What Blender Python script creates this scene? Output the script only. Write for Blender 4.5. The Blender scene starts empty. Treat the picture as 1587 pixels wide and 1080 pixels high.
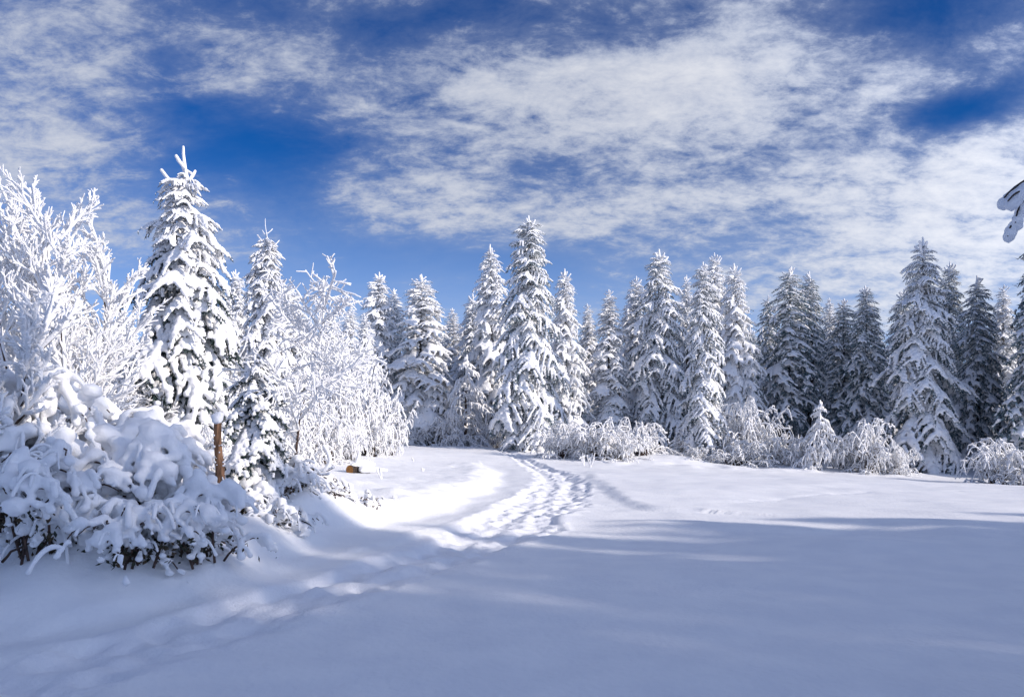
import bpy, math, random
import numpy as np
from mathutils import Vector, Matrix, Euler

SC = bpy.context.scene
COL = SC.collection
F_PX, CX, HZ, CAMZ = 1245.0, 793.5, 672.0, 1.7
R = math.radians

# ------------------------------------------------------------------ camera
cam_d = bpy.data.cameras.new('camera')
cam = bpy.data.objects.new('camera', cam_d)
COL.objects.link(cam)
cam.location = (0, 0, CAMZ)
cam.rotation_euler = (R(90), 0, 0)
cam_d.sensor_width = 36
cam_d.lens = 36 * F_PX / 1587.0
cam_d.shift_y = (HZ - 540.0) / 1587.0
cam_d.clip_start = 0.05
cam_d.clip_end = 3000
SC.camera = cam

# ------------------------------------------------------------------ sun, sky, exposure
SUN_AZ, SUN_EL = R(113), R(22)       # azimuth clockwise from +Y (the view direction)
sun_d = bpy.data.lights.new('sun', 'SUN')
sun_d.energy = 2.0
sun_d.angle = R(0.8)
sun_d.color = (1.0, 0.90, 0.81)
sun = bpy.data.objects.new('sun', sun_d)
COL.objects.link(sun)
to_sun = Vector((math.sin(SUN_AZ) * math.cos(SUN_EL), math.cos(SUN_AZ) * math.cos(SUN_EL), math.sin(SUN_EL)))
sun.rotation_euler = to_sun.to_track_quat('Z', 'Y').to_euler()
SC.view_settings.view_transform = 'Standard'
SC.view_settings.look = 'None'
SC.view_settings.gamma = 1
SC.view_settings.use_curve_mapping = False
SC.view_settings.exposure = 1.2

SKY_STRENGTH = 0.15


def build_world():
    w = bpy.data.worlds.new('World')
    SC.world = w
    w.use_nodes = True
    nt = w.node_tree
    nt.nodes.clear()
    N, L = nt.nodes, nt.links

    def math_(op, a, b=None, c=None, clamp=False):
        n = N.new('ShaderNodeMath')
        n.operation = op
        n.use_clamp = clamp
        for i, v in enumerate((a, b, c)):
            if v is None:
                continue
            if isinstance(v, (int, float)):
                n.inputs[i].default_value = v
            else:
                L.new(v, n.inputs[i])
        return n.outputs[0]

    def vmath(op, a, b=None):
        n = N.new('ShaderNodeVectorMath')
        n.operation = op
        for i, v in enumerate((a, b)):
            if v is None:
                continue
            if isinstance(v, tuple):
                n.inputs[i].default_value = v
            else:
                L.new(v, n.inputs[i])
        return n.outputs['Value'] if op == 'DOT_PRODUCT' else n.outputs[0]

    def noise(vec, scale, detail, rough, dist=0.0, lac=2.0):
        n = N.new('ShaderNodeTexNoise')
        n.inputs['Scale'].default_value = scale
        n.inputs['Detail'].default_value = detail
        n.inputs['Roughness'].default_value = rough
        n.inputs['Lacunarity'].default_value = lac
        n.inputs['Distortion'].default_value = dist
        L.new(vec, n.inputs['Vector'])
        return n.outputs['Fac']

    def maprange(v, a, b, c, d, smooth=True):
        n = N.new('ShaderNodeMapRange')
        n.interpolation_type = 'SMOOTHSTEP' if smooth else 'LINEAR'
        L.new(v, n.inputs['Value'])
        for k, x in zip(('From Min', 'From Max', 'To Min', 'To Max'), (a, b, c, d)):
            n.inputs[k].default_value = x
        return n.outputs['Result']

    sky = N.new('ShaderNodeTexSky')
    sky.sky_type = 'NISHITA'
    sky.sun_disc = False
    sky.sun_elevation = SUN_EL
    sky.sun_rotation = SUN_AZ
    sky.altitude = 1200
    sky.air_density = 1.0
    sky.dust_density = 0.25
    sky.ozone_density = 4.0

    tc = N.new('ShaderNodeTexCoord')
    d = tc.outputs['Generated']
    sep = N.new('ShaderNodeSeparateXYZ')
    L.new(d, sep.inputs[0])
    den = math_('MAXIMUM', math_('ADD', sep.outputs['Z'], 0.34), 0.12)
    u = math_('DIVIDE', sep.outputs['X'], den)
    v = math_('DIVIDE', sep.outputs['Y'], den)
    cmb = N.new('ShaderNodeCombineXYZ')
    L.new(u, cmb.inputs[0])
    L.new(v, cmb.inputs[1])
    pl = cmb.outputs[0]
    rotm = N.new('ShaderNodeMapping')
    rotm.inputs['Rotation'].default_value = (0, 0, R(-18))
    rotm.inputs['Scale'].default_value = (0.8, 1.0, 1)
    L.new(pl, rotm.inputs['Vector'])
    pv = rotm.outputs[0]

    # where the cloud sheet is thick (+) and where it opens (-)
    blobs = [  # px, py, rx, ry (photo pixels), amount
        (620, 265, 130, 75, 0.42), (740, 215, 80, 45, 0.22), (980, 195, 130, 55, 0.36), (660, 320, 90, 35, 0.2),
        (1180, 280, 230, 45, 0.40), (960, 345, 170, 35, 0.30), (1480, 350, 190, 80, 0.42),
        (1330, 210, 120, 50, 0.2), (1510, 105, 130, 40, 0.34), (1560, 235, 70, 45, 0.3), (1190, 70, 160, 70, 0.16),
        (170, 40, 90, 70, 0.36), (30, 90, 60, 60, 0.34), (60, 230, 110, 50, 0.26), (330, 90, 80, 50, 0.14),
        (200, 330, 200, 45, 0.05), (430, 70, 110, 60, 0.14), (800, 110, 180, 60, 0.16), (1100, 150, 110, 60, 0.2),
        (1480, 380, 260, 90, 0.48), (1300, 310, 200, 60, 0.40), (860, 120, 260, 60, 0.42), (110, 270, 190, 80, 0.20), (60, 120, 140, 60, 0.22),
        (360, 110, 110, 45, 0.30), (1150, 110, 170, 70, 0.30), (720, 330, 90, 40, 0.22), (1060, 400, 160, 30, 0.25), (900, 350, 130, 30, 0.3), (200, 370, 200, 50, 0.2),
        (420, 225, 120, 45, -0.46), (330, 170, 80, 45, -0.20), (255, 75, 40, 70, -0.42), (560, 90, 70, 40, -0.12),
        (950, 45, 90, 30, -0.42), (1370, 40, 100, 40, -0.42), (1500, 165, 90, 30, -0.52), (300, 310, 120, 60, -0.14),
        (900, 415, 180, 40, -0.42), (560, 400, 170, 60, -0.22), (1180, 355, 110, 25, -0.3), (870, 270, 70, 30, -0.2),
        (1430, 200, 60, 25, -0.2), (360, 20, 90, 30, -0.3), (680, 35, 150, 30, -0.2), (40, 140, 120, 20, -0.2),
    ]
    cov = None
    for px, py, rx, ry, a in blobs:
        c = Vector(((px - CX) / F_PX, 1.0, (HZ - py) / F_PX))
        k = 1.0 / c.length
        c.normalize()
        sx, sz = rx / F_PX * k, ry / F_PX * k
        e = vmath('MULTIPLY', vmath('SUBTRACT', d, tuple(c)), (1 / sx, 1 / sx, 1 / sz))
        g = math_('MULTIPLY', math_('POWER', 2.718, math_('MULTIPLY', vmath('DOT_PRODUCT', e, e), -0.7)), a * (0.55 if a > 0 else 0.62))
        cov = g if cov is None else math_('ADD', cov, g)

    n1 = noise(pv, 2.8, 8, 0.60, 0.3)
    st = N.new('ShaderNodeMapping')
    st.inputs['Scale'].default_value = (0.75, 1.25, 1)
    st.inputs['Rotation'].default_value = (0, 0, R(20))
    L.new(pl, st.inputs['Vector'])
    n2 = noise(st.outputs[0], 12.0, 12, 0.67, 0.35)
    n3 = noise(pv, 30.0, 12, 0.70, 0.2)
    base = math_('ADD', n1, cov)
    # a soft sheet, and the torn puffs and wisps inside it
    sheet = maprange(base, 0.22, 0.90, 0.0, 0.66)
    s = math_('MULTIPLY_ADD', n2, 1.25, base)
    s = math_('MULTIPLY_ADD', n3, 0.85, s)
    puff = maprange(s, 1.54, 2.04, 0.0, 1.0)
    wisp = maprange(math_('MULTIPLY_ADD', n3, 0.45, n2), 0.50, 0.95, 0.25, 1.35, False)
    dens = math_('MULTIPLY', sheet, wisp)
    dens = math_('SUBTRACT', math_('ADD', dens, math_('MULTIPLY', puff, 0.85)), math_('MULTIPLY', math_('MULTIPLY', dens, puff), 0.85))
    bright = maprange(math_('MULTIPLY_ADD', sep.outputs['Z'], -0.60, s), 1.42, 2.25, 0.0, 1.0)
    # a pale veil low over the horizon
    veil = maprange(sep.outputs['Z'], 0.02, 0.34, 0.72, 0.0)

    hsv = N.new('ShaderNodeHueSaturation')
    hsv.inputs['Saturation'].default_value = 1.22
    hsv.inputs['Value'].default_value = 1.0
    L.new(sky.outputs[0], hsv.inputs['Color'])
    tint = N.new('ShaderNodeMix')
    tint.data_type = 'RGBA'
    tint.blend_type = 'MULTIPLY'
    tint.inputs['Factor'].default_value = 1.0
    tint.inputs['B'].default_value = (0.047, 0.178, 0.29, 1)
    L.new(hsv.outputs[0], tint.inputs['A'])

    cc = N.new('ShaderNodeMix')
    cc.data_type = 'RGBA'
    cc.inputs['A'].default_value = (1.62, 1.80, 2.25, 1)
    cc.inputs['B'].default_value = (2.55, 2.6, 2.78, 1)
    L.new(bright, cc.inputs['Factor'])
    m1 = N.new('ShaderNodeMix')
    m1.data_type = 'RGBA'
    m1.inputs['B'].default_value = (1.4, 1.9, 3.0, 1)
    L.new(veil, m1.inputs['Factor'])
    L.new(tint.outputs['Result'], m1.inputs['A'])
    m2 = N.new('ShaderNodeMix')
    m2.data_type = 'RGBA'
    L.new(math_('MULTIPLY', dens, 0.93, None, True), m2.inputs['Factor'])
    L.new(m1.outputs['Result'], m2.inputs['A'])
    # thin cloud scatters forward; glow boosted towards the out-of-view sun to lift foreground shade
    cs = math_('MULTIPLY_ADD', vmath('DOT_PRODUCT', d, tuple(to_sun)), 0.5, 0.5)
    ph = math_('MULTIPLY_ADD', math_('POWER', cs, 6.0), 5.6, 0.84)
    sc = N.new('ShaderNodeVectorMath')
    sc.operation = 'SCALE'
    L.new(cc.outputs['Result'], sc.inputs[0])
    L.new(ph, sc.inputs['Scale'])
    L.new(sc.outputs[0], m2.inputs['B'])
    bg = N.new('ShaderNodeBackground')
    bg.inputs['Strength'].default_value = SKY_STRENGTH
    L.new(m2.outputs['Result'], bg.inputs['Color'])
    out = N.new('ShaderNodeOutputWorld')
    L.new(bg.outputs[0], out.inputs['Surface'])


build_world()


# ------------------------------------------------------------------ materials
def mat(name, c1, c2=None, scale=8.0, rough=0.8, bump=0.0, bscale=40.0, spec=0.3, lo=0.4, hi=0.6, stretch=(1, 1, 1), sss=0.0):
    m = bpy.data.materials.new(name)
    m.use_nodes = True
    nt = m.node_tree
    b = nt.nodes['Principled BSDF']
    b.inputs['Roughness'].default_value = rough
    b.inputs['Specular IOR Level'].default_value = spec
    b.inputs['Base Color'].default_value = (*c1, 1)
    if sss:
        b.inputs['Subsurface Weight'].default_value = sss
        b.inputs['Subsurface Radius'].default_value = (0.03, 0.035, 0.045)
    tc = nt.nodes.new('ShaderNodeTexCoord')
    mp = nt.nodes.new('ShaderNodeMapping')
    mp.inputs['Scale'].default_value = stretch
    nt.links.new(tc.outputs['Object'], mp.inputs['Vector'])
    if c2 is not None:
        n = nt.nodes.new('ShaderNodeTexNoise')
        n.inputs['Scale'].default_value = scale
        n.inputs['Detail'].default_value = 4
        nt.links.new(mp.outputs[0], n.inputs['Vector'])
        r = nt.nodes.new('ShaderNodeValToRGB')
        r.color_ramp.elements[0].position = lo
        r.color_ramp.elements[0].color = (*c1, 1)
        r.color_ramp.elements[1].position = hi
        r.color_ramp.elements[1].color = (*c2, 1)
        nt.links.new(n.outputs['Fac'], r.inputs['Fac'])
        nt.links.new(r.outputs['Color'], b.inputs['Base Color'])
    if bump:
        n = nt.nodes.new('ShaderNodeTexNoise')
        n.inputs['Scale'].default_value = bscale
        n.inputs['Detail'].default_value = 5
        nt.links.new(mp.outputs[0], n.inputs['Vector'])
        bp = nt.nodes.new('ShaderNodeBump')
        bp.inputs['Strength'].default_value = bump
        bp.inputs['Distance'].default_value = 0.02
        nt.links.new(n.outputs['Fac'], bp.inputs['Height'])
        nt.links.new(bp.outputs['Normal'], b.inputs['Normal'])
    return m


M_SNOW = mat('snow_ground', (0.84, 0.85, 0.87), (0.89, 0.895, 0.90), scale=1.5, rough=0.75, bump=0.6, bscale=16, spec=0.2)
M_PATH = mat('snow_path', (0.83, 0.84, 0.87), (0.88, 0.885, 0.90), scale=4, rough=0.8, bump=0.5, bscale=28, spec=0.2)
M_SNOWT = mat('snow_on_boughs', (0.85, 0.86, 0.88), (0.90, 0.90, 0.905), scale=5, rough=0.8, bump=0.5, bscale=30, spec=0.15)
M_SNOWB = mat('snow_on_shrubs', (0.85, 0.86, 0.88), (0.90, 0.90, 0.905), scale=5, rough=0.8, bump=0.35, bscale=38, spec=0.15)
M_RIME = mat('rime', (0.84, 0.85, 0.87), (0.90, 0.90, 0.905), scale=9, rough=0.85, bump=0.7, bscale=55, spec=0.15)
M_NEEDLE = mat('needles', (0.018, 0.036, 0.032), (0.12, 0.16, 0.17), scale=5.0, rough=0.75, lo=0.45, hi=0.75)
M_NEEDLE2 = mat('frosted_needles', (0.020, 0.056, 0.066), (0.34, 0.43, 0.47), scale=5.0, rough=0.8, lo=0.36, hi=0.70)
M_BARK = mat('bark', (0.022, 0.017, 0.015), (0.065, 0.048, 0.040), scale=12, rough=0.9, bump=0.8, bscale=30, stretch=(1, 1, 0.25))
M_TWIG = mat('twig_bark', (0.040, 0.027, 0.023), (0.10, 0.065, 0.052), scale=20, rough=0.85)
M_STUMP = mat('stump_wood', (0.10, 0.055, 0.032), (0.30, 0.16, 0.09), scale=26, rough=0.85, bump=0.8, bscale=35, stretch=(1, 1, 0.2))
M_LEAF = mat('dark_leaves', (0.016, 0.026, 0.016), (0.07, 0.045, 0.022), scale=9, rough=0.6)
M_CUT = mat('cut_wood', (0.42, 0.20, 0.055), (0.30, 0.13, 0.04), scale=14, rough=0.8)


# ------------------------------------------------------------------ numpy mesh helpers
def new_mesh(name, V, F, mats, smooth=True, mi=None):
    V = np.asarray(V, np.float32)
    F = np.asarray(F, np.int32)
    me = bpy.data.meshes.new(name)
    k = F.shape[1]
    me.vertices.add(len(V))
    me.vertices.foreach_set('co', V.ravel())
    me.loops.add(F.size)
    me.loops.foreach_set('vertex_index', F.ravel())
    me.polygons.add(len(F))
    me.polygons.foreach_set('loop_start', np.arange(0, F.size, k, dtype=np.int32))
    me.polygons.foreach_set('use_smooth', np.full(len(F), smooth, dtype=bool))
    if mi is not None:
        me.polygons.foreach_set('material_index', np.asarray(mi, np.int32))
    for m in (mats if isinstance(mats, (list, tuple)) else [mats]):
        me.materials.append(m)
    me.update(calc_edges=True)
    me.validate()
    return me


def obj(name, me, parent=None, loc=(0, 0, 0), rot=(0, 0, 0), scale=(1, 1, 1)):
    o = bpy.data.objects.new(name, me)
    COL.objects.link(o)
    if parent is not None:
        o.parent = parent
    o.location = loc
    o.rotation_euler = rot
    o.scale = scale
    return o


def thing(name, label, cat, loc, group=None, rotz=0.0):
    o = bpy.data.objects.new(name, None)
    o.empty_display_size = 0.2
    COL.objects.link(o)
    o.location = loc
    o.rotation_euler = (0, 0, rotz)
    o['label'] = label
    o['category'] = cat
    if group:
        o['group'] = group
    return o


def structure(name, me):
    o = obj(name, me)
    o['kind'] = 'structure'
    return o


class Geo:
    """collects triangles"""

    def __init__(self):
        self.V, self.F, self.n = [], [], 0

    def add(self, V, F):
        self.V.append(np.asarray(V, np.float64))
        self.F.append(np.asarray(F, np.int64) + self.n)
        self.n += len(V)

    def get(self):
        if not self.V:
            return np.zeros((0, 3)), np.zeros((0, 3), int)
        return np.concatenate(self.V), np.concatenate(self.F)

    def mesh(self, name, m, smooth=True):
        V, F = self.get()
        return new_mesh(name, V, F, m, smooth)


_tube_faces = {}


def tube(g, pts, rad, sides=6, cap=True):
    P = np.asarray(pts, float)
    r = np.asarray(rad, float)
    if cap:
        e = P[-1] - P[-2]
        e = e / (np.linalg.norm(e) + 1e-9)
        P = np.vstack([P, P[-1] + e * r[-1] * 0.55, P[-1] + e * r[-1] * 0.85])
        r = np.concatenate([r, [r[-1] * 0.72, r[-1] * 0.08]])
    n = len(P)
    T = np.gradient(P, axis=0)
    T /= np.linalg.norm(T, axis=1)[:, None] + 1e-9
    m = np.abs(T).mean(0)
    ref = np.zeros(3)
    ref[int(np.argmin(m))] = 1
    A = np.cross(T, ref)
    A /= np.linalg.norm(A, axis=1)[:, None] + 1e-9
    B = np.cross(T, A)
    a = np.arange(sides) * 2 * math.pi / sides
    V = P[:, None, :] + r[:, None, None] * (A[:, None, :] * np.cos(a)[None, :, None] + B[:, None, :] * np.sin(a)[None, :, None])
    key = (n, sides)
    if key not in _tube_faces:
        i = np.arange(n - 1)[:, None] * sides
        j = np.arange(sides)[None, :]
        j2 = (j + 1) % sides
        a0, a1, b0, b1 = i + j, i + j2, i + sides + j, i + sides + j2
        _tube_faces[key] = np.concatenate([np.stack([a0, b0, a1], -1).reshape(-1, 3), np.stack([a1, b0, b1], -1).reshape(-1, 3)])
    g.add(V.reshape(-1, 3), _tube_faces[key])


def ico(sub):
    import bmesh
    bm = bmesh.new()
    bmesh.ops.create_icosphere(bm, subdivisions=sub, radius=1.0)
    V = np.array([v.co[:] for v in bm.verts])
    F = np.array([[v.index for v in f.verts] for f in bm.faces])
    bm.free()
    return V, F


ICO1 = ico(1)
ICO2 = ico(2)


def remesh(spheres, voxel, smooth=3, ratio=1.0, flat=0.85, extra=None):
    """spheres (x,y,z,r) melted into one lumpy surface; returns V, F (triangles)"""
    S = np.asarray(spheres, float)
    V0, F0 = ICO1
    V = S[:, None, :3] + V0[None] * S[:, None, 3:4] * np.array([1, 1, flat])
    Fs = F0[None] + (np.arange(len(S)) * len(V0))[:, None, None]
    V, Fs = V.reshape(-1, 3), Fs.reshape(-1, 3)
    if extra is not None:
        Fs = np.concatenate([Fs, extra[1] + len(V)])
        V = np.concatenate([V, extra[0]])
    me = new_mesh('tmp', V, Fs, [], False)
    o = bpy.data.objects.new('tmp', me)
    COL.objects.link(o)
    m = o.modifiers.new('r', 'REMESH')
    m.mode = 'VOXEL'
    m.voxel_size = voxel
    m.adaptivity = 0.0
    if smooth:
        m = o.modifiers.new('s', 'SMOOTH')
        m.iterations = smooth
        m.factor = 0.5
    m = o.modifiers.new('t', 'TRIANGULATE')
    if ratio < 1:
        m = o.modifiers.new('d', 'DECIMATE')
        m.ratio = ratio
    dg = bpy.context.evaluated_depsgraph_get()
    ev = o.evaluated_get(dg).to_mesh()
    nv, nf = len(ev.vertices), len(ev.polygons)
    V = np.empty(nv * 3, np.float32)
    ev.vertices.foreach_get('co', V)
    lp = np.empty(len(ev.loops), np.int32)
    ev.loops.foreach_get('vertex_index', lp)
    o.evaluated_get(dg).to_mesh_clear()
    bpy.data.objects.remove(o)
    bpy.data.meshes.remove(me)
    return V.reshape(-1, 3).astype(float), lp.reshape(-1, 3).astype(int)


# ------------------------------------------------------------------ noise
_tab = np.random.RandomState(5).rand(256, 256)


def vnoise(x, y, s=0):
    x = x + 37.1 * s
    y = y + 91.7 * s
    xi, yi = np.floor(x).astype(int), np.floor(y).astype(int)
    fx, fy = x - xi, y - yi
    fx, fy = fx * fx * fx * (fx * (fx * 6 - 15) + 10), fy * fy * fy * (fy * (fy * 6 - 15) + 10)
    x0, x1, y0, y1 = xi % 256, (xi + 1) % 256, yi % 256, (yi + 1) % 256
    a = _tab[x0, y0] * (1 - fx) + _tab[x1, y0] * fx
    b = _tab[x0, y1] * (1 - fx) + _tab[x1, y1] * fx
    return (a * (1 - fy) + b * fy) * 2 - 1


def fbm(x, y, o=4, s=0, rough=0.5):
    t, a, tot = 0, 1.0, 0
    for i in range(o):
        t = t + a * vnoise(x * 2 ** i, y * 2 ** i, s + i)
        tot += a
        a *= rough
    return t / tot


def worley(x, y, s=0):
    xi, yi = np.floor(x).astype(int), np.floor(y).astype(int)
    best = np.full(x.shape, 9.0)
    for dx in (-1, 0, 1):
        for dy in (-1, 0, 1):
            cx, cy = xi + dx, yi + dy
            px = cx + _tab[(cx + 17 * s) % 256, cy % 256]
            py = cy + _tab[cx % 256, (cy + 53 + 29 * s) % 256]
            best = np.minimum(best, (x - px) ** 2 + (y - py) ** 2)
    return np.sqrt(best)


def sstep(a, b, x):
    t = np.clip((x - a) / (b - a), 0, 1)
    return t * t * (3 - 2 * t)


# ------------------------------------------------------------------ terrain
def W(px, py, Y):
    return ((px - CX) / F_PX * Y, Y, CAMZ + (HZ - py) / F_PX * Y)


ctrl = [W(*p) for p in [
    (0, 1080, 5.2), (793, 1080, 5.2), (1587, 1080, 5.2), (1587, 900, 9.3), (1200, 900, 9.3), (1330, 834, 13.2), (900, 900, 9.3),
    (1587, 800, 16.5), (1200, 800, 16.5), (1587, 760, 24), (1250, 768, 22), (1450, 738, 40), (1580, 745, 38), (1300, 735, 38), (1100, 718, 42),
    (960, 712, 42), (880, 706, 43), (820, 697, 46), (740, 688, 56), (640, 691, 54), (625, 702, 38), (545, 724, 26), (1000, 745, 27),
    (600, 750, 20.5), (660, 745, 24), (690, 715, 34), (830, 790, 17), (800, 745, 26), (780, 715, 38), (640, 815, 14.6), (500, 850, 11.8), (380, 892, 9.6),
    (200, 925, 8.3), (0, 925, 8.3), (520, 745, 18.5), (450, 762, 13.2), (700, 760, 20.5), (590, 785, 16.8), (760, 770, 20.5), (600, 900, 9.3)]]
ctrl += [(0, 0, 0), (-6, 2, 0), (6, 2, 0), (20, 5, 0), (20, 20, 0), (-7, 11, 0.45), (-8, 14, 0.9), (-12, 18, 1.3), (-14, 30, 1.5), (-10, 6, 0.1),
         (-25, 45, 2.0), (-15, 48, 1.4), (-7, 48, 1.0), (30, 40, -0.3), (26, 55, 0.0), (10, 60, 0.5), (-40, 10, 1.0), (40, 0, 0), (0, -40, 0), (-40, -40, 0), (40, -40, 0),
         (-40, 80, 2.5), (40, 80, 1.0), (0, 85, 1.5), (-80, 60, 3), (90, 60, 1), (-90, -30, 1), (90, -30, 1), (0, 150, 3), (-120, 150, 4), (120, 150, 3)]
ctrl = np.array(ctrl)


def _U(r2):
    return np.where(r2 > 1e-12, r2 * np.log(np.maximum(r2, 1e-12)), 0)


_A = ctrl[:, :2] / 20.0
_n = len(ctrl)
_K = _U(((_A[:, None] - _A[None]) ** 2).sum(-1)) + np.eye(_n) * 0.02
_Pm = np.hstack([np.ones((_n, 1)), _A])
_sol = np.linalg.solve(np.block([[_K, _Pm], [_Pm.T, np.zeros((3, 3))]]), np.concatenate([ctrl[:, 2], np.zeros(3)]))


def tps(x, y):
    x, y = np.asarray(x, float), np.asarray(y, float)
    rr = np.sqrt(x ** 2 + y ** 2)
    k = np.minimum(1.0, 150.0 / np.maximum(rr, 1))
    xs, ys = x * k / 20.0, y * k / 20.0
    z = _sol[_n] + _sol[_n + 1] * xs + _sol[_n + 2] * ys
    for i in range(_n):
        z = z + _sol[i] * _U((xs - _A[i, 0]) ** 2 + (ys - _A[i, 1]) ** 2)
    return z


def polyd(x, y, pts):
    """distance to a polyline, side (+ left of travel), and position 0..n-1 along it"""
    best = np.full(x.shape, 1e9)
    side = np.zeros(x.shape)
    pos = np.zeros(x.shape)
    for i in range(len(pts) - 1):
        ax, ay = pts[i][:2]
        bx, by = pts[i + 1][:2]
        dx, dy = bx - ax, by - ay
        t = np.clip(((x - ax) * dx + (y - ay) * dy) / (dx * dx + dy * dy), 0, 1)
        qx, qy = x - ax - t * dx, y - ay - t * dy
        d = np.sqrt(qx * qx + qy * qy)
        m = d < best
        best = np.where(m, d, best)
        side = np.where(m, np.sign(dx * qy - dy * qx), side)
        pos = np.where(m, i + t, pos)
    return best, side, pos


def smooth_line(pts, n=6):
    P = np.array(pts, float)
    out = []
    for i in range(len(P) - 1):
        p0, p1, p2, p3 = P[max(i - 1, 0)], P[i], P[i + 1], P[min(i + 2, len(P) - 1)]
        for t in np.arange(n) / n:
            out.append(0.5 * (2 * p1 + (p2 - p0) * t + (2 * p0 - 5 * p1 + 4 * p2 - p3) * t * t + (3 * p1 - p0 - 3 * p2 + p3) * t ** 3))
    out.append(P[-1])
    return np.array(out)


def wl(lst):
    return smooth_line([(*W(px, 0, Y)[:2], w) for px, Y, w in lst])


TRACK = wl([(735, 58, .5), (760, 50, .5), (792, 43, .55), (828, 36, .65), (856, 30, .8), (868, 25.5, .95), (858, 21, 1.05), (820, 17, 1.0), (760, 13.5, .9), (640, 10.5, .75), (470, 8.4, .75), (230, 6.6, .75), (-100, 5.1, .75)])
BANK = wl([(748, 34, 1), (760, 28, 1), (752, 23.5, 1), (722, 20.3, 1), (655, 17.0, 1), (560, 14.2, 1), (440, 11.2, 1), (330, 9.6, 1), (150, 8.0, 1), (-60, 7.2, 1)])
LEDGE = wl([(905, 34, 1), (915, 28, 1), (935, 24, 1), (965, 20.5, 1), (1000, 18.2, 1), (1080, 17.6, 1)])
RIDGE = wl([(815, 22, 1), (740, 16.5, 1), (640, 13, 1), (500, 10.6, 1), (250, 8.2, 1), (0, 7.0, 1), (-150, 6.5, 1)])
PRINTS = wl([(1110, 19.4, 1), (1150, 19.9, 1), (1200, 20.6, 1), (1380, 23.2, 1), (1600, 25.5, 1), (1800, 27, 1)])
MOUNDS = [(*W(px, 0, Y)[:2], r, a) for px, Y, r, a in [
    (1330, 12.6, .9, .10), (1330, 14.3, 1.2, -.07), (1180, 14, 1.5, .04), (1000, 15.4, .8, .07), (1090, 15.2, .9, .06),
    (470, 13.0, .6, .22), (430, 11.8, .5, .18), (530, 14.2, .5, .15), (395, 10.6, .6, .2), (350, 9.6, .4, .12), (610, 17.5, .35, .12), (640, 17.0, .25, .1),
    (0, 9.3, .9, .30), (60, 8.6, .6, .22), (140, 9.0, .7, .28), (215, 8.7, .5, .18), (260, 9.4, .7, .22), (330, 9.8, .6, .2), (330, 8.9, .5, .2), (120, 8.2, .5, .14), (400, 11.0, .5, .12), (620, 21, .5, .08), (1040, 22, 2.0, .12), (1100, 24, 2.5, .10), (960, 30, 2.0, .05), (1230, 41, 1.5, .25), (1000, 41, 2.0, .3), (1060, 41, 1.4, .25)]]


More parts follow.
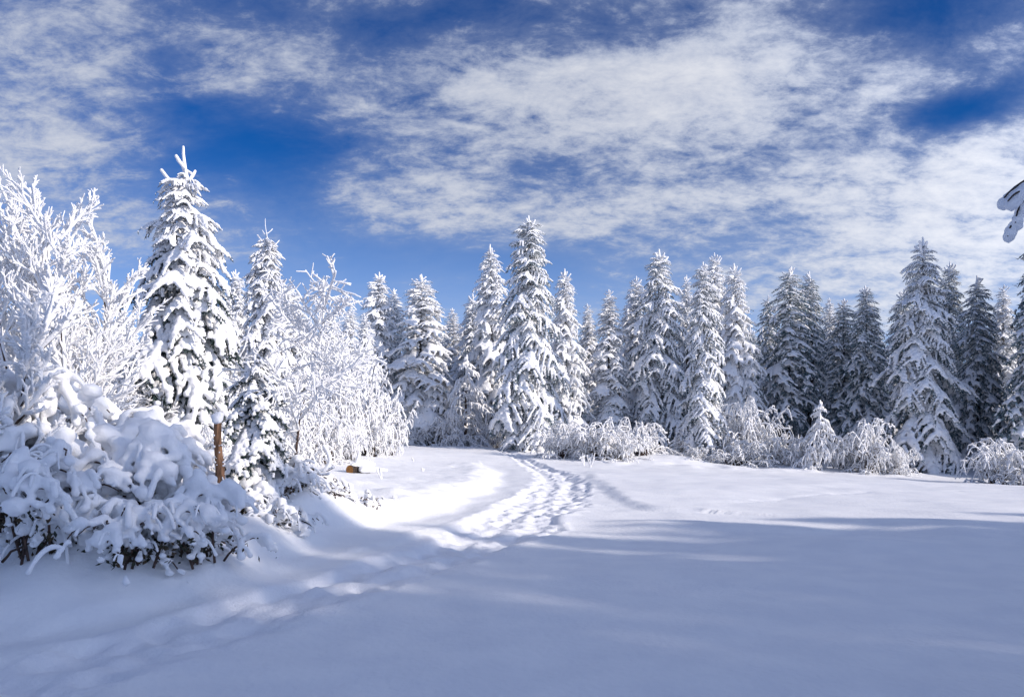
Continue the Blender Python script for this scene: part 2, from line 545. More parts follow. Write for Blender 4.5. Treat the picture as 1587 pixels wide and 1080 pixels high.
def H(x, y, detail=True):
    x, y = np.asarray(x, float), np.asarray(y, float)
    z = tps(x, y)
    near = np.exp(-((np.maximum(np.hypot(x, y - 15) - 35, 0)) / 25) ** 2)
    z = z + near * (0.10 * fbm(x / 5.0, y / 5.0, 3, 3) + 0.03 * fbm(x / 1.3, y / 2.2, 3, 9) + 0.009 * fbm(x / .5 + y / 1.5, y / .35, 3, 12) + 0.03 * np.maximum(fbm(x / 3 + .3 * y, y / 1.1, 2, 15), 0))
    for mx, my, r, a in MOUNDS:
        z = z + a * np.exp(-((x - mx) ** 2 + (y - my) ** 2) / r ** 2)
    d, s, _ = polyd(x, y, BANK)         # travelling towards the camera: the bank is on the right
    wob = 0.25 * fbm(x / 1.2, y / 1.2, 2, 21)
    sd = -d * s + wob
    # the path is cut in below the snow bank on its left
    fade = np.exp(-(np.maximum(y - 30, 0) / 5) ** 2)
    z = z + fade * (0.24 * sstep(-0.45, 0.65, sd) * np.exp(-np.maximum(sd, 0) / 2.5) + 0.05 * np.exp(-((sd - 0.35) / 0.3) ** 2) * fbm(x / .5, y / .5, 3, 33))
    z = z - fade * 0.05 * np.exp(-((sd + 0.5) / 0.4) ** 2)
    z = z + fade * sstep(-.1, .6, sd) * np.exp(-np.maximum(sd, 0) / 3.5) * (0.05 * fbm(x / .7, y / .9, 3, 36) + 0.02 * fbm(x / .25, y / .3, 2, 39))
    d, s, _ = polyd(x, y, LEDGE)
    sd = d * s + 0.18 * fbm(x / .9, y / .9, 2, 41)
    z = z + np.exp(-(d / 3) ** 2) * 0.10 * sstep(-0.28, 0.25, sd) * np.exp(-np.maximum(sd, 0) / 1.8) * sstep(33, 26, y)
    d, s, _ = polyd(x, y, RIDGE)
    sd = d + 0.08 * fbm(x / .4, y / .4, 2, 51)
    z = z + 0.035 * np.exp(-(sd / 0.10) ** 2) + 0.03 * sstep(0.0, 0.12, -d * s) * np.exp(-d / .6)
    z = z + sstep(36, 39, y) * sstep(62, 50, y) * sstep(3.5, 6, np.abs(x + 1.5)) * .16 * np.maximum(fbm(x / 1.1, y / .9, 3, 44), 0)
    if detail:
        d, s, pos = polyd(x, y, TRACK)
        w = .9 * np.interp(pos, np.arange(len(TRACK)), TRACK[:, 2])
        edge = d - w + 0.22 * fbm(x / .5, y / .5, 2, 61)
        m = 1 - sstep(-0.28, 0.05, edge)
        shade = 1 - 0.25 * sstep(0, 1, (17.5 - y) / 4)
        z = z + shade * 0.026 * np.exp(-((edge) / 0.14) ** 2) * (0.6 + fbm(x / .3, y / .3, 2, 81))
        k = np.flatnonzero((m > 0.001).ravel())
        if len(k):
            X, Yy = x.ravel()[k], y.ravel()[k]
            wx = X + .08 * fbm(X * 3, Yy * 3, 2, 71)
            wy = Yy + .08 * fbm(X * 3, Yy * 3, 2, 72)
            p1 = worley(wx / .34, wy / .46, 1)
            p2 = worley(wx / .2, wy / .24, 2)
            rut = np.cos((d.ravel()[k] * s.ravel()[k]) * 2 * math.pi / 0.62)
            dz = (1 - shade.ravel()[k]) * .18 * fbm(X / .2, Yy / .2, 3, 97) - 0.05 - 0.075 * np.exp(-(p1 / .36) ** 2) - 0.045 * np.exp(-(p2 / .4) ** 2) + 0.055 * fbm(X / .35, Yy / .35, 4, 91, .6) + 0.022 * rut
            zz = z.ravel().copy()
            zz[k] += m.ravel()[k] * dz * shade.ravel()[k]
            z = zz.reshape(z.shape)
        # a line of old footprints across the meadow
        d, s, pos = polyd(x, y, PRINTS)
        k = np.flatnonzero((d < 0.9).ravel())
        if len(k):
            X, Yy, dd = x.ravel()[k], y.ravel()[k], d.ravel()[k]
            p1 = worley((X + .25 * fbm(X * 1.5, Yy * 1.5, 2, 98)) / .36, (Yy + .3 * fbm(X * 1.5, Yy * 1.5, 2, 99)) / .62, 5)
            zz = z.ravel().copy()
            wd = 0.16 + 0.16 * np.exp(-((X - 3.6) / 1.3) ** 2)
            zz[k] += np.exp(-(dd / wd) ** 2) * (-0.008 - 0.045 * np.exp(-(p1 / .35) ** 2) + 0.03 * fbm(X / .25, Yy / .25, 3, 95))
            z = zz.reshape(z.shape)
    return z


def h1(x, y):
    return float(H(np.array([x]), np.array([y]), False)[0])


def geo_steps(a, b, s0, k):
    out, v, s = [], a, s0
    while v < b:
        out.append(v)
        v += s
        s *= k
    out.append(b)
    return np.array(out)


def build_ground():
    xf = np.concatenate([np.arange(-6.6, -4.6, .1), np.arange(-4.6, 2.6, 0.06), np.arange(2.6, 5, .1)])
    xr = np.concatenate([np.arange(5.0, 19, 0.16), geo_steps(19, 420, 0.3, 1.16)])
    xl = np.concatenate([np.arange(6.6 + .15, 13, 0.15), geo_steps(13, 420, 0.3, 1.16)])
    xs = np.concatenate([-xl[::-1], xf, xr])
    ys = np.concatenate([-geo_steps(-2.4, 300, 0.3, 1.2)[::-1], np.arange(2.5, 11, 0.075), np.arange(11, 22, 0.055), np.arange(22, 33, 0.085),
                         np.arange(33, 47, 0.16), geo_steps(47, 500, 0.3, 1.1)])
    X, Y = np.meshgrid(xs, ys)
    Z = H(X, Y)
    V = np.stack([X, Y, Z], -1).reshape(-1, 3)
    nx, ny = len(xs), len(ys)
    i, j = np.meshgrid(np.arange(nx - 1), np.arange(ny - 1))
    a = (j * nx + i).ravel()
    Q = np.stack([a, a + 1, a + nx + 1, a + nx], -1)
    C = V[Q].mean(1)
    d, s, pos = polyd(C[:, 0], C[:, 1], TRACK)
    w = np.interp(pos, np.arange(len(TRACK)), TRACK[:, 2])
    on = d < .9 * w + 0.02 + 0.2 * fbm(C[:, 0] / .5, C[:, 1] / .5, 2, 61)
    for name, sel, m in (('snow_ground', ~on, M_SNOW), ('trodden_path', on, M_PATH)):
        q = Q[sel]
        used, inv = np.unique(q, return_inverse=True)
        structure(name, new_mesh(name, V[used], inv.reshape(-1, 4), m))


build_ground()


# ------------------------------------------------------------------ spruces
def make_bough(seed, snow=1.0, voxel=0.02, ratio=0.4, needles=14, ntw=9, droop=0.35, hang=0.5, cover=0.9, big=1.0):
    """one spruce bough, unit length along +X: (needle V,F), (snow V,F)"""
    rng = np.random.RandomState(seed)
    g = Geo()
    sph = []
    t = np.linspace(0, 1, 9)
    wy = rng.uniform(-.06, .06)
    ax = np.stack([t, wy * np.sin(t * 3) + rng.uniform(-.05, .05) * t, 0.10 * t - droop * t ** 1.8], -1)
    tube(g, ax, 0.018 * (1 - t) + 0.004, 4)

    def axp(tt):
        return np.array([np.interp(tt, t, ax[:, k]) for k in range(3)])

    for tt in np.arange(0.10, 1.0, 0.05):
        p = axp(tt)
        r = (0.072 - 0.025 * tt) * rng.uniform(.75, 1.2) * snow
        if rng.rand() < .93:
            sph.append((*(p + [0, rng.uniform(-.015, .015), r * .55]), r))
    twigs = []
    for i in range(ntw):
        for sd in (-1, 1):
            tt = 0.10 + 0.86 * (i + rng.uniform(.1, .9)) / ntw
            ln = (0.10 + 0.34 * math.sin(math.pi * min(1, 0.25 + 0.75 * (1 - tt)) * .9)) * rng.uniform(.75, 1.2)
            a = math.radians(rng.uniform(42, 66)) * sd
            s = np.linspace(0, 1, 6)
            p0 = axp(tt)
            dv = np.array([math.cos(a), math.sin(a), 0])
            pts = p0 + dv * (ln * s)[:, None]
            pts[:, 2] -= ln * (hang * s ** 1.7 + .08 * s)
            twigs.append((pts, ln))
    twigs.append((ax[4:], .5))
    for pts, ln in twigs:
        n = len(pts)
        s = np.linspace(0, 1, n)
        if needles > 10:
            tube(g, pts, 0.008 * (1 - s) + 0.003, 3)
        m = max(2, int(ln / .045))
        load = rng.uniform(.75, 1.25)
        for q in np.linspace(.18, 1.0, m):
            if rng.rand() > cover:
                continue
            p = np.array([np.interp(q, s, pts[:, k]) for k in range(3)])
            r = rng.uniform(.026, .060) * snow * load * (1.0 - .25 * q)
            sph.append((*(p + [0, 0, r * .5]), r))
        # hanging needle sprays
        k = int(needles * (0.4 + ln * 2))
        q = rng.uniform(.05, 1, k)
        P0 = np.stack([np.interp(q, s, pts[:, c]) for c in range(3)], -1)
        tv = pts[-1] - pts[0]
        tv = tv / np.linalg.norm(tv)
        D = tv * rng.uniform(.2, .9, (k, 1)) + rng.normal(0, .55, (k, 3)) + np.array([0, 0, -.75])
        D /= np.linalg.norm(D, axis=1)[:, None]
        Ls = rng.uniform(.05, .11, (k, 1)) * big
        Wd = np.cross(D, rng.normal(0, 1, (k, 3)))
        Wd /= np.linalg.norm(Wd, axis=1)[:, None] + 1e-9
        wd = rng.uniform(.008, .017, (k, 1)) * big
        Vt = np.stack([P0 + Wd * wd, P0 - Wd * wd, P0 + D * Ls], 1).reshape(-1, 3)
        g.add(Vt, np.arange(3 * k).reshape(-1, 3))
    return g.get(), remesh(sph, voxel, 2, ratio)


FINE = [make_bough(11 + i, 1.12 + .12 * (i % 2), 0.018, .4, 20, 9, .42 + .08 * i, .75 + .12 * i, .94, 1.2) for i in range(4)]
HEAVY = [make_bough(31 + i, 1.4, 0.018, .42, 44, 8, .60 + .08 * i, .85 + .1 * i, .84, 1.4) for i in range(3)]
WHITE = [make_bough(46 + i, 1.5, 0.022, .5, 16, 8, .55 + .1 * i, .9 + .1 * i, .95, 1.2) for i in range(2)]
BOWED = [make_bough(41 + i, 2.0, 0.022, .6, 80, 8, .75 + .12 * i, 1.0 + .1 * i, .68, 1.6) for i in range(3)]
LOW = [make_bough(51 + i, 1.40 + .1 * i, 0.045, .28, 3, 6, .42 + .1 * i, .80 + .12 * i, .85, 1.7) for i in range(3)]
BARE = [make_bough(71 + i, 1.12, 0.040, .27, 8, 6, .50 + .1 * i, .85 + .1 * i, .80, 1.9) for i in range(3)]


def bough_meshes(protos, tag, nm=None):
    out = []
    for i, (n, s) in enumerate(protos):
        out.append((new_mesh('bough_' + tag, n[0], n[1], nm or M_NEEDLE, False), new_mesh('bough_snow_' + tag, s[0], s[1], M_SNOWT)))
    return out


FINE_M = bough_meshes(FINE, 'fine', M_NEEDLE2)
HEAVY_M = bough_meshes(HEAVY, 'heavy')
WHITE_M = bough_meshes(WHITE, 'white')
BOWED_M = bough_meshes(BOWED, 'bowed')


def bough_layout(rng, h, rad, zlow, pack, shape=0.85, top=.955):
    """(z, azimuth, pitch, length) for every bough of a tree of height h and crown radius rad"""
    out = []
    z = zlow
    az = rng.uniform(0, 6.28)
    while z < h * top:
        u = (z - zlow) / (h - zlow)
        prof = (1 - u) ** shape * (1 - .25 * math.exp(-u / .06))
        Lb = max(rad * prof, rad * .10) * rng.uniform(.72, 1.2)
        pitch = math.radians(np.interp(u, [0, .25, .6, .85, 1], [-26, -18, -6, 14, 42]) + rng.uniform(-9, 9))
        out.append((z, az, pitch, Lb))
        if rng.rand() < .3:
            out.append((z + .02 * h, az + rng.uniform(1.5, 4.5), pitch - .2, Lb * rng.uniform(.45, .7)))
        az += 2.39996 + rng.uniform(-.4, .4)
        z += pack * max(Lb, rad * .30) * rng.uniform(.7, 1.3)
    return out


def bough_matrix(z, az, pitch, Lb, rng):
    roll = rng.uniform(-.25, .25)
    return Matrix.Translation((0, 0, z)) @ Matrix.Rotation(az, 4, 'Z') @ Matrix.Rotation(-pitch, 4, 'Y') @ Matrix.Rotation(roll, 4, 'X') @ Matrix.Diagonal((Lb, Lb * rng.uniform(.85, 1.15), Lb, 1))


def leader(g_bark, g_snow, h, rad, rng, k=.45):
    """the snow-crusted tip of the tree"""
    ln = rad * k
    z0 = h - ln
    n = 8
    s = np.linspace(0, 1, n)
    P = np.stack([.03 * ln * np.sin(s * 5), .02 * ln * np.cos(s * 4), z0 + s * ln * .93], -1)
    r = rad * (.042 - .020 * s) * (.42 / k) ** 1.3 * rng.uniform(.85, 1.2, n)
    tube(g_snow, P, r, 7)
    for q, l in ((.12, .4), (.3, .33), (.3, .3), (.5, .22), (.55, .18)):
        a = rng.uniform(0, 6.28)
        l *= ln * 1.2 * (.45 / k) ** .5
        ss = np.linspace(0, 1, 5)
        p0 = np.array([0, 0, z0 + q * ln])
        P = p0 + np.stack([math.cos(a) * l * ss, math.sin(a) * l * ss, l * (.35 * ss + .55 * ss ** 2)], -1)
        tube(g_snow, P, rad * .024 * (.45 / k) ** .8 * rng.uniform(.8, 1.2, 5), 6)


def trunk_geo(h, rad, zb=-0.3, r0=None):
    g = Geo()
    r0 = r0 or max(.05, h * .0105)
    z = np.array([zb, .05, .3, h * .3, h * .6, h * .93])
    r = np.array([1.35, 1.25, 1.0, .8, .5, .06]) * r0
    P = np.stack([.01 * h * np.sin(z), .006 * h * np.cos(z * .8), z], -1)
    P[:2, :2] = P[2, :2]
    tube(g, P, r, 10)
    return g


def make_crown(seed, protos, rad, zlow, pack, shape):
    """whole crown of a tree of height 10: (needle mesh, snow mesh)"""
    rng = np.random.RandomState(seed)
    gn, gs = Geo(), Geo()
    h = 10.0
    for z, az, pitch, Lb in bough_layout(rng, h, rad, zlow, pack, shape):
        m = np.array(bough_matrix(z, az, pitch, Lb, rng))
        (nV, nF), (sV, sF) = protos[rng.randint(len(protos))]
        gn.add(nV @ m[:3, :3].T + m[:3, 3], nF)
        gs.add(sV @ m[:3, :3].T + m[:3, 3], sF)
    leader(None, gs, h, rad, rng)
    return gn.mesh('crown', M_NEEDLE2, False), gs.mesh('crown_snow', M_SNOWT), trunk_geo(h, rad).mesh('trunk', M_BARK)


CROWNS = {
    'full': [make_crown(101 + i, LOW, 1.65, .5, .064, .59) for i in range(2)],
    'slim': [make_crown(111 + i, LOW, 1.15, .8, .078, .60) for i in range(1)],
    'dark': [make_crown(121 + i, BARE, 1.75, .5, .062, .63) for i in range(2)],
    'high': [make_crown(131 + i, BARE, 1.35, 2.6, .074, .6) for i in range(1)],
}
_rr = random.Random(4)
_cn = [0]


def spruce_crown(px, top, Y, wpx, kind, label, group='spruces of the forest edge', name='spruce_tree', sink=0.15):
    x, y, zt = W(px, top, Y)
    zb = h1(x, y) - sink
    h = zt - zb
    rad = wpx / 2 / F_PX * Y
    vs = CROWNS[kind]
    me = vs[_cn[0] % len(vs)]
    _cn[0] += 1
    nat = {'full': 1.65, 'slim': 1.15, 'dark': 1.75, 'high': 1.35}[kind]
    t = thing(name, label, 'spruce tree', (x, y, zb), group, _rr.uniform(0, 6.28))
    t.rotation_euler = (_rr.gauss(0, .018), _rr.gauss(0, .018), t.rotation_euler[2])
    sx, sz = rad / nat * _rr.uniform(.92, 1.14), h / 10.0
    obj('trunk', me[2], t, scale=(sz, sz, sz))
    obj('crown', me[0], t, scale=(sx, sx, sz))
    obj('snow', me[1], t, scale=(sx, sx, sz))
    return t


def spruce_boughs(px, top, Y, wpx, label, protos=None, pack=.10, zlow=.06, seed=0, group='spruces of the forest edge', shape=.8, base=None, tip=.45, name='spruce_tree'):
    rng = np.random.RandomState(900 + seed)
    protos = protos or FINE_M
    x, y, zt = W(px, top, Y)
    zb = (h1(x, y) if base is None else base) - .1
    h = zt - zb
    rad = wpx / 2 / F_PX * Y
    t = thing(name, label, 'spruce tree', (x, y, zb), group)
    obj('trunk', trunk_geo(h, rad).mesh('trunk', M_BARK), t)
    for z, az, pitch, Lb in bough_layout(rng, h, rad, h * zlow, pack, shape, .955 if tip < .5 else .90):
        pp = WHITE_M if protos is HEAVY_M and rng.uniform(.35, .75) < z / h else protos
        nm, sm = pp[rng.randint(len(pp))]
        b = obj('bough', nm, t)
        b.matrix_local = bough_matrix(z, az, pitch, Lb, rng)
        obj('snow', sm, b)
    gs = Geo()
    leader(None, gs, h, rad, rng, tip)
    obj('leader', gs.mesh('leader', M_SNOWT), t)
    return t


# the edge of the forest, left to right
E = spruce_crown
spruce_boughs(820, 333, 46, 136, 'tall broad snow-covered spruce at the end of the path, tallest of the far trees', seed=1, zlow=.03, pack=.064, shape=.54)
spruce_boughs(1431, 366, 43, 165, 'tall blue-shaded spruce towering over the right forest edge beside the right meadow', seed=2, zlow=.03, pack=.070, shape=.68)
spruce_boughs(1090, 405, 43, 92, 'narrow spruce with bare dark trunk foot, standing in front of the forest', seed=3, zlow=.12, pack=.075, shape=.55)
spruce_boughs(1022, 385, 51, 128, 'tall pale spruce with rounded snowy boughs left of the narrow bare-footed spruce', seed=4, zlow=.14, pack=.072, shape=.60)
E(583, 420, 52, 112, 'full', 'snowy spruce just right of the white thicket, left one of the path-side pair')
E(650, 422, 51, 128, 'full', 'snowy spruce left of the path end, right one of the path-side pair')
E(612, 447, 57, 80, 'slim', 'spruce top peeping between the pair of spruces left of the path')
E(688, 512, 62, 80, 'full', 'small far spruce top low in the gap left of the path end')
E(706, 476, 60, 80, 'slim', 'slender spruce behind the drooping rimed tree by the path end')
E(735, 455, 58, 84, 'full', 'pale spruce between the slender one and the dark-topped spruce behind the path end')
E(762, 379, 54, 96, 'full', 'tall spruce rising close behind the left side of the tallest far spruce')
E(880, 415, 49, 96, 'full', 'snow-plastered spruce touching the right side of the tallest far spruce')
E(915, 470, 57, 64, 'slim', 'thin darker spruce in the gap right of the snow-plastered spruce')
E(944, 446, 51, 80, 'slim', 'slender pale spruce standing alone above the long rimed thicket')
E(988, 428, 57, 96, 'full', 'dark spruce half hidden behind the left side of the tall pale rounded spruce')
E(1064, 424, 55, 70, 'slim', 'narrow spruce top squeezed between the rounded pale spruce and the bare-footed spruce')
E(1112, 390, 51, 92, 'full', 'tall spruce whose top rises just right of the bare-footed spruce')
E(1152, 408, 49, 104, 'full', 'sunlit spruce above the tall rimed bush on the meadow edge')
E(1196, 456, 58, 70, 'high', 'short dark spruce in the gap right of the sunlit spruce')
E(1221, 413, 50, 112, 'high', 'high-crowned spruce with visible dark trunk in the right half of the forest')
E(1254, 420, 53, 104, 'dark', 'spruce top directly right of the high-crowned spruce')
E(1284, 460, 57, 64, 'slim', 'small spruce tip behind the blue-shaded spruces')
E(1309, 462, 50, 112, 'dark', 'blue-shaded broad spruce behind the small rimed conical tree')
E(1346, 442, 48, 96, 'dark', 'pointed blue-shaded spruce left of the deep gap in the right forest')
E(1392, 446, 54, 90, 'dark', 'spruce close behind the left side of the right-hand tall spruce')
E(1468, 403, 50, 96, 'dark', 'second top just right of the right-hand tall spruce')
E(1516, 425, 46, 120, 'dark', 'blue-shaded spruce between the right-hand tall spruce and the frame-edge spruce')
E(1553, 440, 54, 84, 'slim', 'paler spruce seen behind the arching rimed bush at the right edge')
E(1606, 392, 40, 150, 'dark', 'large blue-shaded spruce cut by the right edge of the picture')
E(1640, 420, 46, 150, 'dark', 'blue-shaded spruce at the right edge, mostly hidden behind the cut spruce')

# deep forest behind: one sees only dim pieces between the front trees
rg = random.Random(12)
k = 0
for Y, step, p0 in ((64, 46, 540), (76, 50, 560)):
    px = p0
    while px < 1640:
        top = np.interp(px, [540, 700, 760, 900, 1000, 1200, 1400, 1640], [520, 560, 520, 505, 500, 510, 510, 480]) + rg.uniform(0, 30)
        E(px + rg.uniform(-12, 12), top, Y + rg.uniform(-3, 3), rg.uniform(70, 100), rg.choice(['high', 'dark', 'high']),
          'dim snowy spruce deep in the forest behind the front row', 'spruces deep in the forest')
        px += step
# dark bare trunks between the spruces
for px, Y, top in [(1006, 54, 540), (1036, 55, 540), (1066, 53, 540), (1079, 54, 540), (1258, 52, 520), (1000, 56, 560), (930, 54, 600), (1206, 53, 600), (990, 60, 580), (1040, 61, 560), (960, 61, 600), (1225, 58, 590)]:
    x, y, zt = W(px, top, Y)
    zb = h1(x, y) - .2
    t = thing('bare_trunk', 'dark bare trunk standing in the shade among the spruces', 'tree trunk', (x, y, zb), 'dark trunks inside the forest')
    g = Geo()
    z = np.linspace(0, zt - zb, 6)
    tube(g, np.stack([.05 * np.sin(z + px), 0 * z, z], -1), np.linspace(.15, .09, 6), 7)
    obj('trunk', g.mesh('trunk', M_BARK), t)

# spruces left of the path
LG = 'spruces left of the path'
spruce_boughs(287, 222, 17, 275, 'tallest spruce on the left with a long rimed tip, hung with heavy snow', HEAVY_M, .058, .04, 11, LG, .84, tip=.62)
spruce_boughs(413, 335, 21, 120, 'slim snow-wrapped spruce with thin tip right of the tallest left spruce', WHITE_M, .066, .05, 12, LG, .62, tip=1.0)
spruce_boughs(396, 548, 12.2, 150, 'small snow-bowed green spruce beside the brown stump', BOWED_M, .11, .10, 13, LG, .50)
E(370, 414, 27, 92, 'full', 'spruce top between the tallest left spruce and the slim one', LG)
E(340, 470, 24, 130, 'full', 'white spruce close behind the tallest left spruce', LG)
E(452, 440, 27, 110, 'full', 'white spruce behind the twiggy rimed tree right of the slim spruce', LG)
E(508, 478, 33, 84, 'full', 'white spruce behind the thicket, left one of three small tops', LG)
E(540, 470, 37, 64, 'slim', 'white spruce behind the thicket, middle one of three small tops', LG)
E(566, 484, 40, 70, 'full', 'white spruce behind the thicket, right one of three small tops', LG)
for i, (px, top) in enumerate([(-20, 470), (30, 500), (90, 520), (140, 500), (190, 480), (240, 520), (430, 500), (480, 500), (525, 510)]):
    E(px, top, 44 + (i * 7) % 9, 90, 'full', 'distant white spruce showing through the rimed branches on the left', 'distant spruces behind the left thicket')


# ------------------------------------------------------------------ rimed broadleaf trees and shrubs
def rot_about(v, axis, a):
    return np.array(Matrix.Rotation(a, 3, Vector(axis)) @ Vector(v))


def grow(rng, out, p, d, ln, level, maxlev, cfg):
    n = cfg['seg'][level]
    pts = [np.array(p, float)]
    d = np.array(d, float) / np.linalg.norm(d)
    for i in range(n):
        d = d + rng.normal(0, cfg['wob'], 3) + np.array([0, 0, cfg['trop'][level]])
        d /= np.linalg.norm(d)
        pts.append(pts[-1] + d * ln / n)
    pts = np.array(pts)
    out.append((level, pts))
    if level >= maxlev:
        return
    k = cfg['kids'][level]
    for i in range(k):
        t = cfg['from'][level] + (1 - cfg['from'][level]) * (i + rng.uniform(.2, .8)) / k
        q = np.array([np.interp(t, np.linspace(0, 1, n + 1), pts[:, c]) for c in range(3)])
        dd = pts[min(n, int(t * n) + 1)] - pts[min(n - 1, int(t * n))]
        dd /= np.linalg.norm(dd)
        ref = np.cross(dd, [0.3, 0.2, 1.0]) if abs(dd[2]) < .95 else np.array([1.0, 0, 0])
        ref /= np.linalg.norm(ref)
        ax = rot_about(ref, dd, rng.uniform(0, 6.28))
        nd = rot_about(dd, ax, math.radians(rng.uniform(*cfg['ang'])))
        grow(rng, out, q, nd, ln * cfg['ratio'] * rng.uniform(.7, 1.2) * (1 - .45 * t), level + 1, maxlev, cfg)


UPRIGHT = dict(seg=[10, 8, 6, 4], wob=.025, trop=[.01, .05, .05, .03], kids=[18, 9, 5, 0], ratio=.43, ang=(24, 48), **{'from': [.14, .12, .2, 0]})
TWIGGY = dict(seg=[8, 7, 5, 4], wob=.06, trop=[.01, .0, -.02, -.03], kids=[20, 9, 5, 0], ratio=.54, ang=(38, 70), **{'from': [.15, .12, .15, 0]})


def rime_tree(name, label, cat, px, base_py, Y, hpx, cfg, seed, r_rime=.034, r_bark=.03, lean=(0, 0), maxlev=3, group=None, stems=1, base=None, load=1.0):
    rng = np.random.RandomState(seed)
    x, y, _ = W(px, base_py, Y)
    zb = h1(x, y) - .15 if base is None else base
    ht = hpx / F_PX * Y
    t = thing(name, label, cat, (x, y, zb), group)
    sk = []
    for s in range(stems):
        a = rng.uniform(0, 6.28)
        sp = 0 if stems == 1 or s == 0 else rng.uniform(.12, .42)
        grow(rng, sk, (rng.normal(0, .05 * stems), rng.normal(0, .05 * stems), 0), (lean[0] + sp * math.cos(a), lean[1] + sp * math.sin(a), 1.0), ht * rng.uniform(.85, 1.0), 0, maxlev, cfg)
    gb, gs = Geo(), Geo()
    for lev, P in sk:
        n = len(P)
        s = np.linspace(1, 0, n)
        rb = r_bark * (.45 ** lev) * (.35 + .65 * s)
        tube(gb, P, rb, [8, 6, 4, 3][lev])
        # rime and snow: more on the thin wood, resting on the upper side
        seg = max(3, int(np.linalg.norm(np.diff(P, axis=0), axis=1).sum() / .07))
        q = np.linspace(0, 1, min(seg, 26))
        Q = np.stack([np.interp(q, np.linspace(0, 1, n), P[:, c]) for c in range(3)], -1)
        rr = r_rime * [.95, .76, .50, .36][lev] * (1.05 - .25 * q) * rng.uniform(.78, 1.2, len(q)) * load
        d = np.gradient(Q, axis=0)
        flat = 1 - np.abs(d[:, 2]) / (np.linalg.norm(d, axis=1) + 1e-9)
        rbq = np.interp(q, np.linspace(0, 1, n), rb)
        if lev == 0:
            k = q > .34
            rr = np.where(q < .5, rr * .8, rr)
            Q[:, 0] += rbq * .5
            Q[:, 1] -= 0.0
            Q, rr, rbq, flat = Q[k], rr[k], rbq[k], flat[k]
            if len(Q) < 3:
                continue
        rr = np.maximum(rr * (.8 + .35 * flat), 0)
        Q = Q + np.stack([0 * rr, 0 * rr, rbq * .6 + rr * (.55 if lev < 2 else .3) * (.3 + .7 * flat)], -1)
        tube(gs, Q, rr, 7 if lev < 3 else 5)
    obj('branches', gb.mesh('branches', M_TWIG), t)
    obj('rime', gs.mesh('rime', M_RIME), t)
    return t


rime_tree('rimed_tree', 'bushy white rimed tree with thin dark stem at far left, its fingers pointing up', 'tree', 77, 590, 13, 450, UPRIGHT, 3, .037, .036, (.06, 0), stems=4)
rime_tree('rimed_tree', 'rimed tree with dark stem between the far-left tree and the tallest left spruce', 'tree', 136, 575, 14.2, 350, UPRIGHT, 5, .035, .034, (.06, .0), stems=3)
rime_tree('rimed_tree', 'rimed tree at the left frame edge with thick snow-laden boughs reaching in', 'tree', -45, 620, 8.6, 410, UPRIGHT, 8, .046, .05, (.0, 0), stems=2)
rime_tree('rimed_tree', 'slender rimed tree with reddish dark stem in front of the white thicket', 'tree', 448, 745, 13.2, 345, TWIGGY, 21, .034, .026, (.13, 0))
rime_tree('rimed_tree', 'low rimed sapling behind the tallest spruce, its twigs showing at its right flank', 'tree', 330, 600, 19, 235, UPRIGHT, 25, .035, .04, (.1, 0))
_sh = []
for i, (px, bp, Y, hp, lb) in enumerate([
        (20, 590, 16, 190, 'white twiggy shrub behind the thick boughs at the left frame edge'),
        (215, 600, 16, 170, 'white twiggy shrub against the left flank of the tallest left spruce'),
        (165, 590, 19, 220, 'white twiggy shrub between the second dark stem and the tallest left spruce'),
        (60, 580, 20, 210, 'white twiggy shrub behind the dark stem of the bushy far-left tree'),
        (110, 585, 17, 130, 'low white twiggy shrub between the two dark stems at far left')]):
    if i < 2:
        _sh.append(rime_tree('rimed_shrub', lb, 'shrub', px, bp, Y, hp, TWIGGY, 40 + i, .034, .025, (0, 0), 3, 'twiggy shrubs of the far-left thicket', 1))
        _sh[-1]['hh'] = hp / F_PX * Y
    else:
        src = _sh[i % 2]
        x, y, _ = W(px, bp, Y)
        c = src.copy()
        COL.objects.link(c)
        c['label'] = lb
        c.location = (x, y, h1(x, y) - .15)
        c.rotation_euler = (0, 0, 1.3 * i)
        k = hp / F_PX * Y / src['hh']
        c.scale = (k, k, k)
        for ch in list(src.children):
            d_ = ch.copy()
            COL.objects.link(d_)
            d_.parent = c


